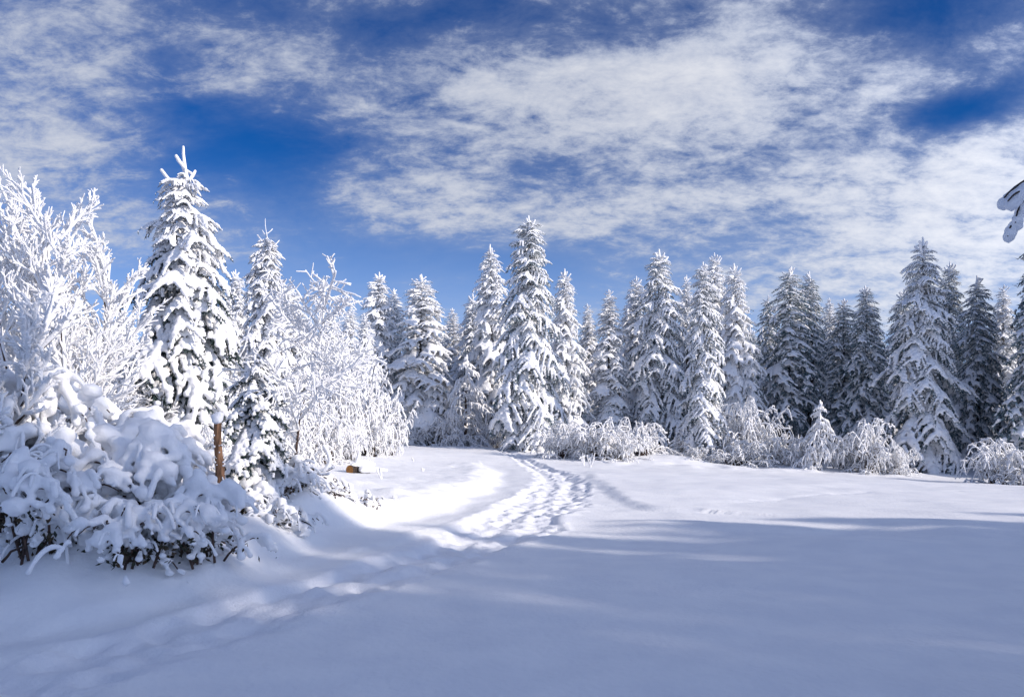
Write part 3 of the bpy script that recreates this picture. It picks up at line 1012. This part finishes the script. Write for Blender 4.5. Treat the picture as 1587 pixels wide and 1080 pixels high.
# rimed shrubs: arching stems with hanging twigs
def weeping(seed, nst=26, ntw=11, h=1.0, reach=.75, r=.020, hang=.5, curl=.8, upright=0.0):
    """shrub of height 1: (bark geo, rime geo)"""
    rng = np.random.RandomState(seed)
    gb, gs = Geo(), Geo()
    for i in range(nst):
        a = rng.uniform(0, 6.28)
        R_ = reach * rng.uniform(.25, 1.0)
        hh = h * rng.uniform(.42, 1.05) * (1 - .35 * R_ / reach)
        s = np.linspace(0, 1, 10)
        zz = hh * np.sin(np.minimum(s * (1.5 + curl * rng.uniform(.3, 1)), 2.7))
        if i % 3 == 0:
            R_ = reach * rng.uniform(.6, 1.05)
            zz = zz * rng.uniform(.2, .5)
        if rng.rand() < upright:
            zz = hh * s ** .8 * 1.1
        b0 = rng.normal(0, .12 * reach, 2)
        P = np.stack([b0[0] + math.cos(a) * R_ * s ** 1.2, b0[1] + math.sin(a) * R_ * s ** 1.2, zz], -1) + rng.normal(0, .012, (10, 3))
        tube(gb, P, .010 * (1 - s) + .004, 4)
        tube(gs, P[2:] + [0, 0, .008], r * (1.15 - .4 * s[2:]) * rng.uniform(.8, 1.25, 8), 5)
        for j in range(ntw):
            q = rng.uniform(.25, 1)
            p = np.array([np.interp(q, s, P[:, c]) for c in range(3)])
            ln = hang * rng.uniform(.25, 1) * h
            b = a + rng.normal(0, 1.5)
            ss = np.linspace(0, 1, 5)
            T = p + np.stack([math.cos(b) * ln * .5 * ss, math.sin(b) * ln * .5 * ss, ln * (rng.uniform(.0, .7) * ss - .8 * ss ** 2)], -1) + rng.normal(0, .010, (5, 3))
            T[:, 2] = np.maximum(T[:, 2], -.02)
            tube(gs, T, r * rng.uniform(.55, .95) * rng.uniform(.8, 1.2, 5), 4)
            for _ in range(2):
                q2 = rng.uniform(.2, 1)
                p2 = np.array([np.interp(q2, ss, T[:, c]) for c in range(3)])
                b2 = rng.uniform(0, 6.28)
                l2 = ln * rng.uniform(.2, .45)
                s3 = np.linspace(0, 1, 4)
                T2 = p2 + np.stack([math.cos(b2) * l2 * .6 * s3, math.sin(b2) * l2 * .6 * s3, l2 * (rng.uniform(-.1, .9) * s3 - .5 * s3 ** 2)], -1)
                T2[:, 2] = np.maximum(T2[:, 2], -.02)
                tube(gs, T2, r * rng.uniform(.5, .75) * np.ones(4), 3)
    return gb.mesh('branches', M_TWIG), gs.mesh('rime', M_RIME)


def cone_weep(seed, n=58, r=.011, w=.42):
    """upright rimed sapling of height 1 whose side twigs hang down"""
    rng = np.random.RandomState(seed)
    gb, gs = Geo(), Geo()
    s = np.linspace(0, 1, 9)
    sw = rng.uniform(-.06, .06, 2)
    T0 = np.stack([sw[0] * np.sin(s * 3), sw[1] * np.sin(s * 4), s], -1)
    tube(gb, T0, .014 * (1 - s) + .004, 5)
    tube(gs, T0[5:], r * np.linspace(1.3, .8, 4), 5)
    for i in range(n):
        u = (i + rng.rand()) / n
        p = np.array([np.interp(u * .97, s, T0[:, c]) for c in range(3)])
        a = rng.uniform(0, 6.28)
        R_ = w * ((1 - u) ** .8 + .10) * rng.uniform(.5, 1.15)
        ss = np.linspace(0, 1, 7)
        up, dn = rng.uniform(.1, .5), rng.uniform(.5, 1.3)
        P = p + np.stack([math.cos(a) * R_ * ss, math.sin(a) * R_ * ss, R_ * (up * ss - dn * ss ** 2)], -1) + rng.normal(0, .006, (7, 3))
        P[:, 2] = np.maximum(P[:, 2], -.02)
        tube(gs, P, r * (1.1 - .3 * ss) * rng.uniform(.8, 1.25, 7), 5)
        for j in range(int(4 + 16 * R_ / w)):
            q = rng.uniform(.15, 1)
            p2 = np.array([np.interp(q, ss, P[:, c]) for c in range(3)])
            b = a + rng.normal(0, 1.0)
            l2 = R_ * rng.uniform(.2, .6)
            s3 = np.linspace(0, 1, 5)
            T2 = p2 + np.stack([math.cos(b) * l2 * .6 * s3, math.sin(b) * l2 * .6 * s3, l2 * (rng.uniform(0, .6) * s3 - 1.0 * s3 ** 2)], -1)
            T2[:, 2] = np.maximum(T2[:, 2], -.02)
            tube(gs, T2, r * rng.uniform(.5, .85) * rng.uniform(.8, 1.2, 5), 4)
    return gb.mesh('branches', M_TWIG), gs.mesh('rime', M_RIME)


WEEP = [weeping(200 + i, 36, 11, 1, .75, .0135, .38, .9, .04) for i in range(2)]
DENSE = [weeping(210 + i, 38, 11, 1, .62, .0125, .32, .6, .35) for i in range(2)]
DROOP = [cone_weep(220 + i) for i in range(2)]
_wc = [0]


def shrub(px, top, Y, wpx, kind, label, group=None, name='rimed_shrub', cat='shrub', sink=.1):
    x, y, zt = W(px, top, Y)
    zb = h1(x, y) - sink * 2
    h = zt - zb
    vs = {'weep': WEEP, 'dense': DENSE, 'droop': DROOP}[kind]
    nat = {'weep': .75, 'dense': .62, 'droop': .42}[kind]
    me = vs[_wc[0] % len(vs)]
    _wc[0] += 1
    sx = wpx / 2 / F_PX * Y / nat / .9
    t = thing(name, label, cat, (x, y, zb), group, _rr.uniform(0, 6.28))
    obj('branches', me[0], t, scale=(sx, sx, h))
    obj('rime', me[1], t, scale=(sx, sx, h))
    return t


MG = 'rimed shrubs along the meadow edge'
shrub(872, 643, 41, 95, 'weep', 'rimed weeping shrub at the left end of the long thicket beside the tallest far spruce', MG)
shrub(925, 640, 40.5, 120, 'weep', 'broad rimed weeping shrub in the middle of the long thicket', MG)
shrub(965, 662, 40, 90, 'weep', 'bright low rimed shrub at the front of the long thicket', MG)
shrub(995, 640, 42, 95, 'weep', 'rimed shrub with high arching stems at the right end of the long thicket', MG)
shrub(1055, 662, 43, 60, 'droop', 'small pointed rimed shrub left of the bare trunk foot', MG)
shrub(1085, 690, 41, 70, 'dense', 'low rimed brush around the bare trunk foot of the narrow spruce', MG)
shrub(1160, 600, 42.5, 105, 'weep', 'tall rimed bush right of the bare trunk foot', MG)
shrub(1150, 672, 41, 110, 'weep', 'tangled rimed undergrowth below the tall rimed bush', MG)
shrub(1205, 665, 41, 70, 'weep', 'rimed shrub right of the tangled undergrowth', MG)
shrub(1240, 668, 40, 60, 'dense', 'small rimed shrub left of the rimed conical tree', MG)
shrub(1272, 620, 39.5, 84, 'droop', 'small rimed conical tree with a pointed tip on the meadow edge', MG, 'rimed_sapling', 'sapling')
shrub(1310, 672, 40, 80, 'weep', 'low drooping rimed shrub between the conical tree and the weeping one', MG)
shrub(1345, 636, 39, 100, 'weep', 'weeping rimed shrub with one raised tip right of the conical tree', MG)
shrub(1390, 684, 39, 70, 'weep', 'round low rimed bush at the right end of the weeping row', MG)
shrub(1545, 668, 34, 110, 'weep', 'arching rimed bush at the right edge with curved white branches', MG)
shrub(1595, 688, 33, 90, 'dense', 'rimed bush cut by the right picture edge', MG)
shrub(722, 550, 50, 120, 'droop', 'tall drooping rimed tree left of the tallest far spruce', MG, 'rimed_tree', 'tree')
shrub(700, 620, 49, 80, 'weep', 'shaded rimed shrub at the foot of the drooping tree', MG)
shrub(655, 655, 50, 80, 'weep', 'shaded rimed shrub beneath the path-side pair of spruces', MG)
shrub(612, 650, 49, 70, 'weep', 'shaded rimed shrub half hidden by the white thicket', MG)
shrub(765, 640, 49.5, 60, 'dense', 'shaded rimed shrub tucked behind the left boughs of the tallest far spruce', MG)

TG = 'rimed shrubs of the white thicket left of the path'
for px, top, Y, wpx, kd, lb in [
    (600, 600, 36, 70, 'dense', 'outermost white shrub of the thicket, nearest the path'),
    (560, 545, 34, 110, 'dense', 'big white shrub behind the sawn log'),
    (520, 520, 31, 110, 'dense', 'tall white shrub behind the slender reddish-stemmed tree'),
    (575, 640, 33, 90, 'weep', 'lower white shrub right behind the sawn log'),
    (470, 530, 27, 120, 'dense', 'white shrub right of the small snow-bowed spruce'),
    (505, 610, 26.5, 110, 'weep', 'white shrub low in the thicket left of the sawn log'),
    (455, 620, 20, 110, 'dense', 'white shrub behind the stem of the slender rimed tree'),
    (540, 655, 29, 70, 'weep', 'small white shrub just behind the sawn log on its left'),
    (430, 560, 23, 110, 'dense', 'white shrub behind the crown of the small snow-bowed spruce'),
    (310, 640, 15.5, 110, 'weep', 'white shrub below the right boughs of the tallest left spruce')]:
    shrub(px, top, Y, wpx, kd, lb, TG)


# ------------------------------------------------------------------ snow-buried shrubs in the left foreground
def snow_shrub(px, Y, height, reach, label, seed, nst=16, r=(.045, .085), voxel=.027, leaves=500, name='snowy_shrub', group='snow-buried shrubs at the left', flat=.85, oval=1.0):
    rng = np.random.RandomState(seed)
    x, y, _ = W(px, 0, Y)
    zb = h1(x, y) - .08
    t = thing(name, label, 'shrub', (x, y, zb), group)
    gb = Geo()
    sph = []
    for i in range(int(nst * 1.35)):
        a = 6.28 * (i + rng.uniform(-.4, .4)) / nst
        low = i >= nst
        R_ = reach * (rng.uniform(.75, 1.12) if low else rng.uniform(.35, 1.0))
        hh = height * (rng.uniform(.16, .45) if low else rng.uniform(.6, 1.0))
        s = np.linspace(0, 1, 12)
        zz = hh * np.sin(np.minimum(s * rng.uniform(2.2, 3.2), 3.02)) ** .9
        bx = rng.normal(0, .18 * reach, 2)
        P = np.stack([(bx[0] + math.cos(a) * R_ * s ** 1.15) * oval, bx[1] + math.sin(a) * R_ * s ** 1.15, zz], -1)
        P += np.cumsum(rng.normal(0, .018, (12, 3)), 0)
        lines = [(P, 1.0)]
        for j in range(rng.randint(6, 10)):
            q = rng.uniform(.3, 1)
            p = np.array([np.interp(q, s, P[:, c]) for c in range(3)])
            b = a + rng.normal(0, 1.0)
            ln = reach * rng.uniform(.22, .5)
            ss = np.linspace(0, 1, 7)
            T = p + np.stack([math.cos(b) * ln * ss, math.sin(b) * ln * ss, ln * (.25 * ss - 1.05 * ss ** 2)], -1)
            T += np.cumsum(rng.normal(0, .012, (7, 3)), 0)
            lines.append((T, .8))
        for Ln, k in lines:
            Lb = Ln[:-1] if k == 1 else Ln[:-2]
            n = len(Ln)
            u = np.linspace(0, 1, n)
            tube(gb, Lb, (.011 * (1 - u[:len(Lb)]) + .004) * k, 5)
            L_ = np.linalg.norm(np.diff(Ln, axis=0), axis=1).sum()
            m = max(3, int(L_ / .045))
            load = rng.uniform(.65, 1.25) * k
            ph = rng.uniform(0, 6)
            for q in np.linspace(.15 if k == 1 else .05, 1, m):
                p = np.array([np.interp(q, u, Ln[:, c]) for c in range(3)])
                if k == 1 and p[2] < height * .15 and q < .3:
                    continue
                if rng.rand() < .17:
                    continue
                rr = rng.uniform(*r) * load * (1 + .38 * math.sin(ph + q * 16)) * (1.0 - .25 * q if k == 1 else .80 + .25 * q) * .94
                p = p + rng.normal(0, .15, 3) * rr
                sph.append((p[0], p[1], p[2] + rr * .55, rr))
                if p[2] > height * .35 and rng.rand() < .13:
                    r2 = rr * rng.uniform(1.4, 2.0)
                    sph.append((p[0], p[1], p[2] + r2 * .45, r2))
    V, F = remesh(sph, voxel * .9, 3, .34, flat * .92)
    g2 = Geo()
    g2.add(V, F)
    S = np.array(sph)
    S = S[S[:, 2] > height * .12]
    for q in rng.randint(0, len(S), int(26 + 30 * reach)):
        c = S[q]
        a = math.atan2(c[1], c[0] + 1e-6) + rng.normal(0, .9)
        l = rng.uniform(.12, .34) * (.6 + .4 * reach)
        u = np.linspace(0, 1, 8)
        up, dn = rng.uniform(.3, 1.1), rng.uniform(.8, 1.7)
        P = c[:3] + np.stack([math.cos(a) * l * u, math.sin(a) * l * u, l * (up * u - dn * u ** 2) + c[3] * .4], -1)
        tube(g2, P, c[3] * rng.uniform(.32, .6) * rng.uniform(.75, 1.3, 8), 7)
    V, F = g2.get()
    obj('branches', gb.mesh('branches', M_TWIG), t)
    obj('snow', new_mesh('shrub_snow', V, F, M_SNOWB), t)
    if leaves:
        S = np.array(sph)
        k = int(leaves * .3)
        idx = rng.randint(0, len(S), k)
        c = S[idx, :3] * np.array([.72, .72, .85]) - np.stack([0 * idx, 0 * idx, rng.uniform(.12, .34, k)], -1) + rng.normal(0, .05, (k, 3))
        c[:, 2] = np.where(c[:, 2] < .05, rng.uniform(.05, .3, k), c[:, 2])
        D = rng.normal(0, 1, (k, 3)) + [0, 0, -.6]
        D /= np.linalg.norm(D, axis=1)[:, None]
        Wv = np.cross(D, rng.normal(0, 1, (k, 3)))
        Wv /= np.linalg.norm(Wv, axis=1)[:, None]
        l = rng.uniform(.045, .085, (k, 1))
        w = l * .3
        Vt = np.stack([c, c + D * l * .5 + Wv * w, c + D * l, c + D * l * .5 - Wv * w], 1).reshape(-1, 3)
        a = np.arange(k)[:, None] * 4
        Ft = np.concatenate([a + [0, 1, 2], a + [0, 2, 3]])
        o = obj('leaves', new_mesh('leaves', Vt, Ft, M_LEAF, False), t)
        o['kind'] = 'stuff'
    return t


snow_shrub(20, 9.6, 2.0, 1.35, 'tallest snow-buried shrub at the left picture edge, rounded like a mound', 301, 24, (.055, .10), .030, 1500)
snow_shrub(140, 9.6, 1.6, 1.15, 'snow-buried shrub right of the tallest mound, dark gaps below', 302, 20, (.05, .095), .030, 1300)
snow_shrub(50, 8.3, 1.0, .8, 'low snow-draped shrub with dark leaves at the bottom left', 303, 14, (.04, .075), .026, 1500)
snow_shrub(225, 9.4, 1.12, .85, 'snow-buried shrub in the middle of the left shrub row', 304, 18, (.045, .085), .028, 1000)
snow_shrub(195, 8.35, .72, .70, 'small front shrub with looping snow-covered twigs over dark leaves', 305, 13, (.035, .065), .022, 1300)
snow_shrub(308, 8.9, 1.02, .46, 'snow-draped shrub at the right end of the left shrub row', 306, 14, (.04, .075), .025, 1000)
snow_shrub(115, 8.75, .95, .80, 'snow-draped shrub between the low left one and the looping front one', 315, 16, (.04, .075), .026, 1000)
snow_shrub(270, 11.0, 1.1, .7, 'snowy shrub behind the row, left of the brown stump', 307, 16, (.04, .075), .027, 500)
snow_shrub(120, 12.0, 1.35, 1.3, 'sunlit snow-covered shrub behind the tallest mound', 308, 18, (.05, .09), .032, 300)
snow_shrub(190, 12.6, .95, 1.0, 'sunlit snowy shrub at the foot of the tallest left spruce', 309, 16, (.05, .085), .032, 300)
snow_shrub(378, 11.6, .42, .42, 'snowy bramble below the small snow-bowed spruce', 310, 12, (.03, .055), .022, 700)
snow_shrub(450, 12.8, .42, .5, 'small sunlit snowy bramble on the bank beside the path', 311, 12, (.035, .06), .022, 300)
snow_shrub(512, 13.8, .26, .34, 'tuft of dark twigs under snow at the brink of the bank', 312, 10, (.03, .05), .02, 350)
snow_shrub(575, 15.0, .24, .24, 'tiny snowed-over tuft farthest along the bank brink', 313, 8, (.025, .042), .018, 150)
snow_shrub(430, 11.3, .30, .42, 'flat snowed-over bramble low on the bank slope', 314, 10, (.035, .06), .022, 250)


# ------------------------------------------------------------------ stump, log, twigs, branches
def small_things():
    # brown standing stump with a snow cap
    x, y, zt = W(337, 655, 9.5)
    zb = h1(x, y) - .1
    t = thing('tree_stump', 'upright brown broken stump with round snow cap among the left shrubs', 'stump', (x, y, zb))
    hh = zt - zb
    g = Geo()
    z = np.linspace(0, hh, 9)
    rs = np.random.RandomState(3)
    tube(g, np.stack([.06 * (1 - z / hh) ** 1.0 + .008 * np.sin(z * 9), 0 * z, z], -1), np.linspace(.056, .047, 9) * rs.uniform(.92, 1.08, 9), 12)
    obj('stem', g.mesh('stem', M_STUMP), t)
    V, F = remesh([(0, 0, hh + .05, .075), (.02, .01, hh + .09, .062), (-.025, 0, hh + .07, .06), (0, -.02, hh + .03, .07)], .014, 3)
    obj('snow_cap', new_mesh('snow_cap', V, F, M_SNOWB), t)
    sp = []
    for i in range(60):
        a = rs.uniform(3.2, 6.9)
        zz = rs.uniform(.05, hh - .05)
        r = rs.uniform(.008, .02)
        c = .058
        sp.append((.06 * (1 - zz / hh) + c * math.cos(a), c * math.sin(a), zz, r))
    V, F = remesh(sp, .007, 1, .6)
    o = obj('snow_flecks', new_mesh('snow_flecks', V, F, M_SNOWB), t)
    # sawn log
    x, y, _ = W(558, 720, 23.0)
    zb = h1(x, y) + .02
    t = thing('sawn_log', 'sawn log with orange cut face lying under a snow hump in front of the thicket', 'log', (x, y, zb))
    t.scale = (.82, .82, .82)
    g = Geo()
    d = np.array([.50, .866, 0.0])
    s = np.linspace(0, 1, 6)
    P = np.array([-.32, -.22, .10]) + d * (s * 1.0)[:, None]
    a = np.arange(14) * 6.283 / 14
    tube(g, P, np.full(6, .165), 14, cap=False)
    obj('log', g.mesh('log', M_BARK), t)
    A = np.array([-.866, .50, 0])
    ring = P[0] + .163 * (np.cos(a)[:, None] * A + np.sin(a)[:, None] * np.array([0, 0, 1])) - d * .004
    V = np.vstack([ring, P[0] - d * .006])
    Fc = np.array([[i, (i + 1) % 14, 14] for i in range(14)])
    obj('cut_face', new_mesh('cut_face', V, Fc, M_CUT, False), t)
    sp = []
    for i in range(30):
        q = i / 29
        sp.append((P[0][0] + d[0] * (.14 + q * 1.1), P[0][1] + d[1] * (.14 + q * 1.1), .24 + .06 * math.sin(q * 3.1), .11 + .09 * math.sin(q * 3.1)))
        sp.append((.12 + q * .75, -.05 + q * .35, .07 + .06 * (1 - q), .19 * (1 - .6 * q)))
    for i in range(10):
        q = i / 9
        sp.append((-.12 + .10 * q, -.02, .28 + .40 * q, .11 - .035 * q))
    V, F = remesh(sp, .028, 4)
    obj('snow', new_mesh('log_snow', V, F, M_SNOWB), t)

    def twig(px, Y, h, label, seed, n=3, r=.018):
        rs = np.random.RandomState(seed)
        x, y, _ = W(px, 0, Y)
        zb = h1(x, y)
        t = thing('snowy_twig', label, 'twig', (x, y, zb - .02), 'twigs poking out of the snow')
        gb, gs = Geo(), Geo()
        for i in range(n):
            a = rs.uniform(-.9, .9)
            hh = h * rs.uniform(.5, 1)
            s = np.linspace(0, 1, 6)
            Pp = np.stack([hh * math.sin(a) * .6 * s, rs.normal(0, .1) * s * hh, hh * s], -1)
            tube(gb, Pp, np.full(6, .005), 4)
            tube(gs, Pp + [.004, 0, 0], r * rs.uniform(.8, 1.2, 6), 6)
        obj('stem', gb.mesh('stem', M_TWIG), t)
        obj('rime', gs.mesh('rime', M_RIME), t)

    twig(591, 20.5, .33, 'forked snowy twig poking from the smooth bank right of the sawn log', 1, 3, .024)
    twig(915, 36, .85, 'thin rimed sprig standing before the long thicket on the meadow', 2, 5, .02)
    twig(905, 37, .6, 'smaller rimed sprig beside the thin one before the long thicket', 3, 4, .02)
    for px, Y, h, lb in [(655, 26, .12, 'tiny rimed grass tip on the far bank nearest the path bend'), (640, 31, .14, 'tiny rimed grass tip below the end of the thicket'),
                         (545, 17.3, .13, 'small snow knob on the bank left of the forked twig'), (612, 16.6, .10, 'low snow knob on the bank crest below the forked twig')]:
        twig(px, Y, h, lb, int(px), 3, .03)

    # bent branch drooping over the bank
    x, y, _ = W(470, 0, 13.0)
    zb = h1(x, y)
    t = thing('bent_branch', 'dark snow-topped branch drooping over the bank below the slender rimed tree', 'branch', (x, y, zb))
    gb, sp = Geo(), []
    for pts in ([(-.25, 0, .42), (-.05, -.02, .36), (.15, -.03, .24), (.35, -.05, .19), (.52, -.06, .26)], [(.15, -.03, .24), (.3, -.12, .14), (.46, -.18, .15)], [(-.02, 0, .35), (.02, -.08, .14), (.10, -.1, -.05)],
                [(.35, -.05, .19), (.42, .02, .3), (.40, .04, .46), (.33, .04, .58)]):
        P = smooth_line(pts, 4)
        u = np.linspace(0, 1, len(P))
        tube(gb, P, .012 - .007 * u, 6)
        for p in P[2:]:
            sp.append((p[0], p[1], p[2] + .022, .026 + .012 * rs.rand()))
    for p in smooth_line([(.35, -.05, .21), (.42, .02, .32), (.40, .04, .48), (.33, .04, .6)], 5):
        sp.append((*p, .045))
    V, F = remesh(sp, .014, 2)
    obj('wood', gb.mesh('wood', M_TWIG), t)
    obj('snow', new_mesh('branch_snow', V, F, M_SNOWB), t)

    # tree standing outside the frame on the right, one branch hangs into view
    X0, Y0 = 3.75, 4.3
    zb = h1(X0, Y0) - .1
    t = thing('overhanging_tree', 'bare tree beyond the right edge whose snow-clotted branch tip hangs in at the top right', 'tree', (X0, Y0, zb))
    gb, sp = Geo(), []
    z = np.linspace(0, 5.2, 9)
    tube(gb, np.stack([.05 * np.sin(z), .04 * np.cos(z), z], -1), np.linspace(.10, .03, 9), 10)
    obj('trunk', gb.mesh('trunk', M_BARK), t)
    gb = Geo()

    def loc(px, py, Y):
        w = W(px, py, Y)
        return (w[0] - X0, w[1] - Y0, w[2] - zb)

    lines = [
        ([(0, 0, 3.55), (-.45, -.1, 3.5), loc(1625, 262, 4.0), loc(1588, 280, 4.0), loc(1562, 300, 4.0), loc(1553, 313, 4.0)], .034),
        ([loc(1625, 262, 4.0), loc(1596, 290, 3.95), loc(1574, 300, 3.92), loc(1562, 312, 3.92)], .036),
        ([loc(1625, 262, 4.0), loc(1600, 300, 4.02), loc(1588, 305, 4.02), loc(1577, 328, 4.02), loc(1574, 345, 4.02)], .030),
        ([loc(1588, 305, 4.02), loc(1576, 338, 4.05), loc(1566, 352, 4.05), loc(1562, 366, 4.05)], .026),
    ]
    for pts, r in lines:
        P = smooth_line(pts, 6)
        u = np.linspace(0, 1, len(P))
        tube(gb, P, .0075 - .004 * u, 6)
    gs = Geo()
    for yc, ch in zip((4.0, 3.93, 4.02, 4.05), ([(1553, 312, 7), (1555, 318, 10), (1560, 310, 9), (1568, 300, 7), (1580, 288, 5), (1600, 276, 6), (1625, 262, 7)],
               [(1572, 311, 12), (1568, 317, 11), (1578, 304, 12), (1588, 294, 10), (1598, 288, 10), (1615, 280, 10)],
               [(1579, 350, 8), (1577, 342, 9), (1581, 330, 9), (1587, 318, 9), (1592, 306, 10), (1600, 302, 8)],
               [(1563, 368, 9), (1566, 360, 10), (1570, 352, 9), (1574, 346, 8)])):
        sp = []
        ch = smooth_line(ch, 4)
        for ci, (px, py, rp) in enumerate(ch):
            rr = rp / F_PX * yc * rs.uniform(.9, 1.1)
            yy = yc + rr * (.72 + .32 * math.sin(ci * 1.1 + yc * 50))
            c = loc(px, py, yy)
            sp.append((c[0], c[1] + rs.uniform(-.004, .004), c[2], rr))
        V, F = remesh(sp, .006, 1, .6, 1.0)
        gs.add(V, F)
    V, F = gs.get()
    obj('branch', gb.mesh('branch', M_BARK), t)
    obj('snow', new_mesh('hanging_snow', V, F, M_SNOWB), t)


small_things()

# ------------------------------------------------------------------ the wood behind and right of the viewpoint, whose shade lies over the foreground
SG = 'spruces of the wood right of and behind the viewpoint'
rg = random.Random(77)
for row, (dx, n) in enumerate(((0, 16), (3.0, 16))):
    for i in range(n):
        y = 10.0 - .42 * dx - (i * 1.85 if i < 5 else 9.25 + (i - 5) * 2.15) + rg.uniform(-.6, .6)
        x = 26 + dx + rg.uniform(-.7, .7)
        h = float(np.interp(y + .42 * dx, [-20, -3, .7, 4.4, 7.6, 10.6], [23.5, 20.2, 15.6, 12.9, 10.6, 7.6])) * .875 * rg.uniform(.95, 1.04) + dx * .43
        if row and -6.2 < y < -2.6:
            continue
        zb = h1(x, y) - .1
        me = CROWNS['full'][(i + row) % 2] if not -5 < y < -1.2 else CROWNS['dark'][i % 2]
        t = thing('spruce_tree', 'snowy spruce of the wood outside the picture on the right', 'spruce tree', (x, y, zb), SG, rg.uniform(0, 6.28))
        sz = h / 10
        sx = sz * (.64 if -6.6 < y < -1.6 else 1.15)
        obj('trunk', me[2], t, scale=(sz, sz, sz))
        obj('crown', me[0], t, scale=(sx, sx, sz))
        obj('snow', me[1], t, scale=(sx, sx, sz))
for x, y, h in [(28, 40.3, 17), (30, 38.8, 17), (32.5, 38, 17), (35.5, 37, 18), (29.5, 43, 16), (32, 42, 17), (35, 41, 18), (31.5, 46.5, 17), (34.5, 45.5, 18), (38, 42, 18), (38.5, 37, 18)]:
    zb = h1(x, y) - .1
    me = CROWNS['dark'][int(x) % 2]
    t = thing('spruce_tree', 'snowy spruce of the wood outside the picture on the right', 'spruce tree', (x, y, zb), SG, rg.uniform(0, 6.28))
    for nm, mm in (('trunk', me[2]), ('crown', me[0]), ('snow', me[1])):
        obj(nm, mm, t, scale=(h / 10 * 1.1, h / 10 * 1.1, h / 10))
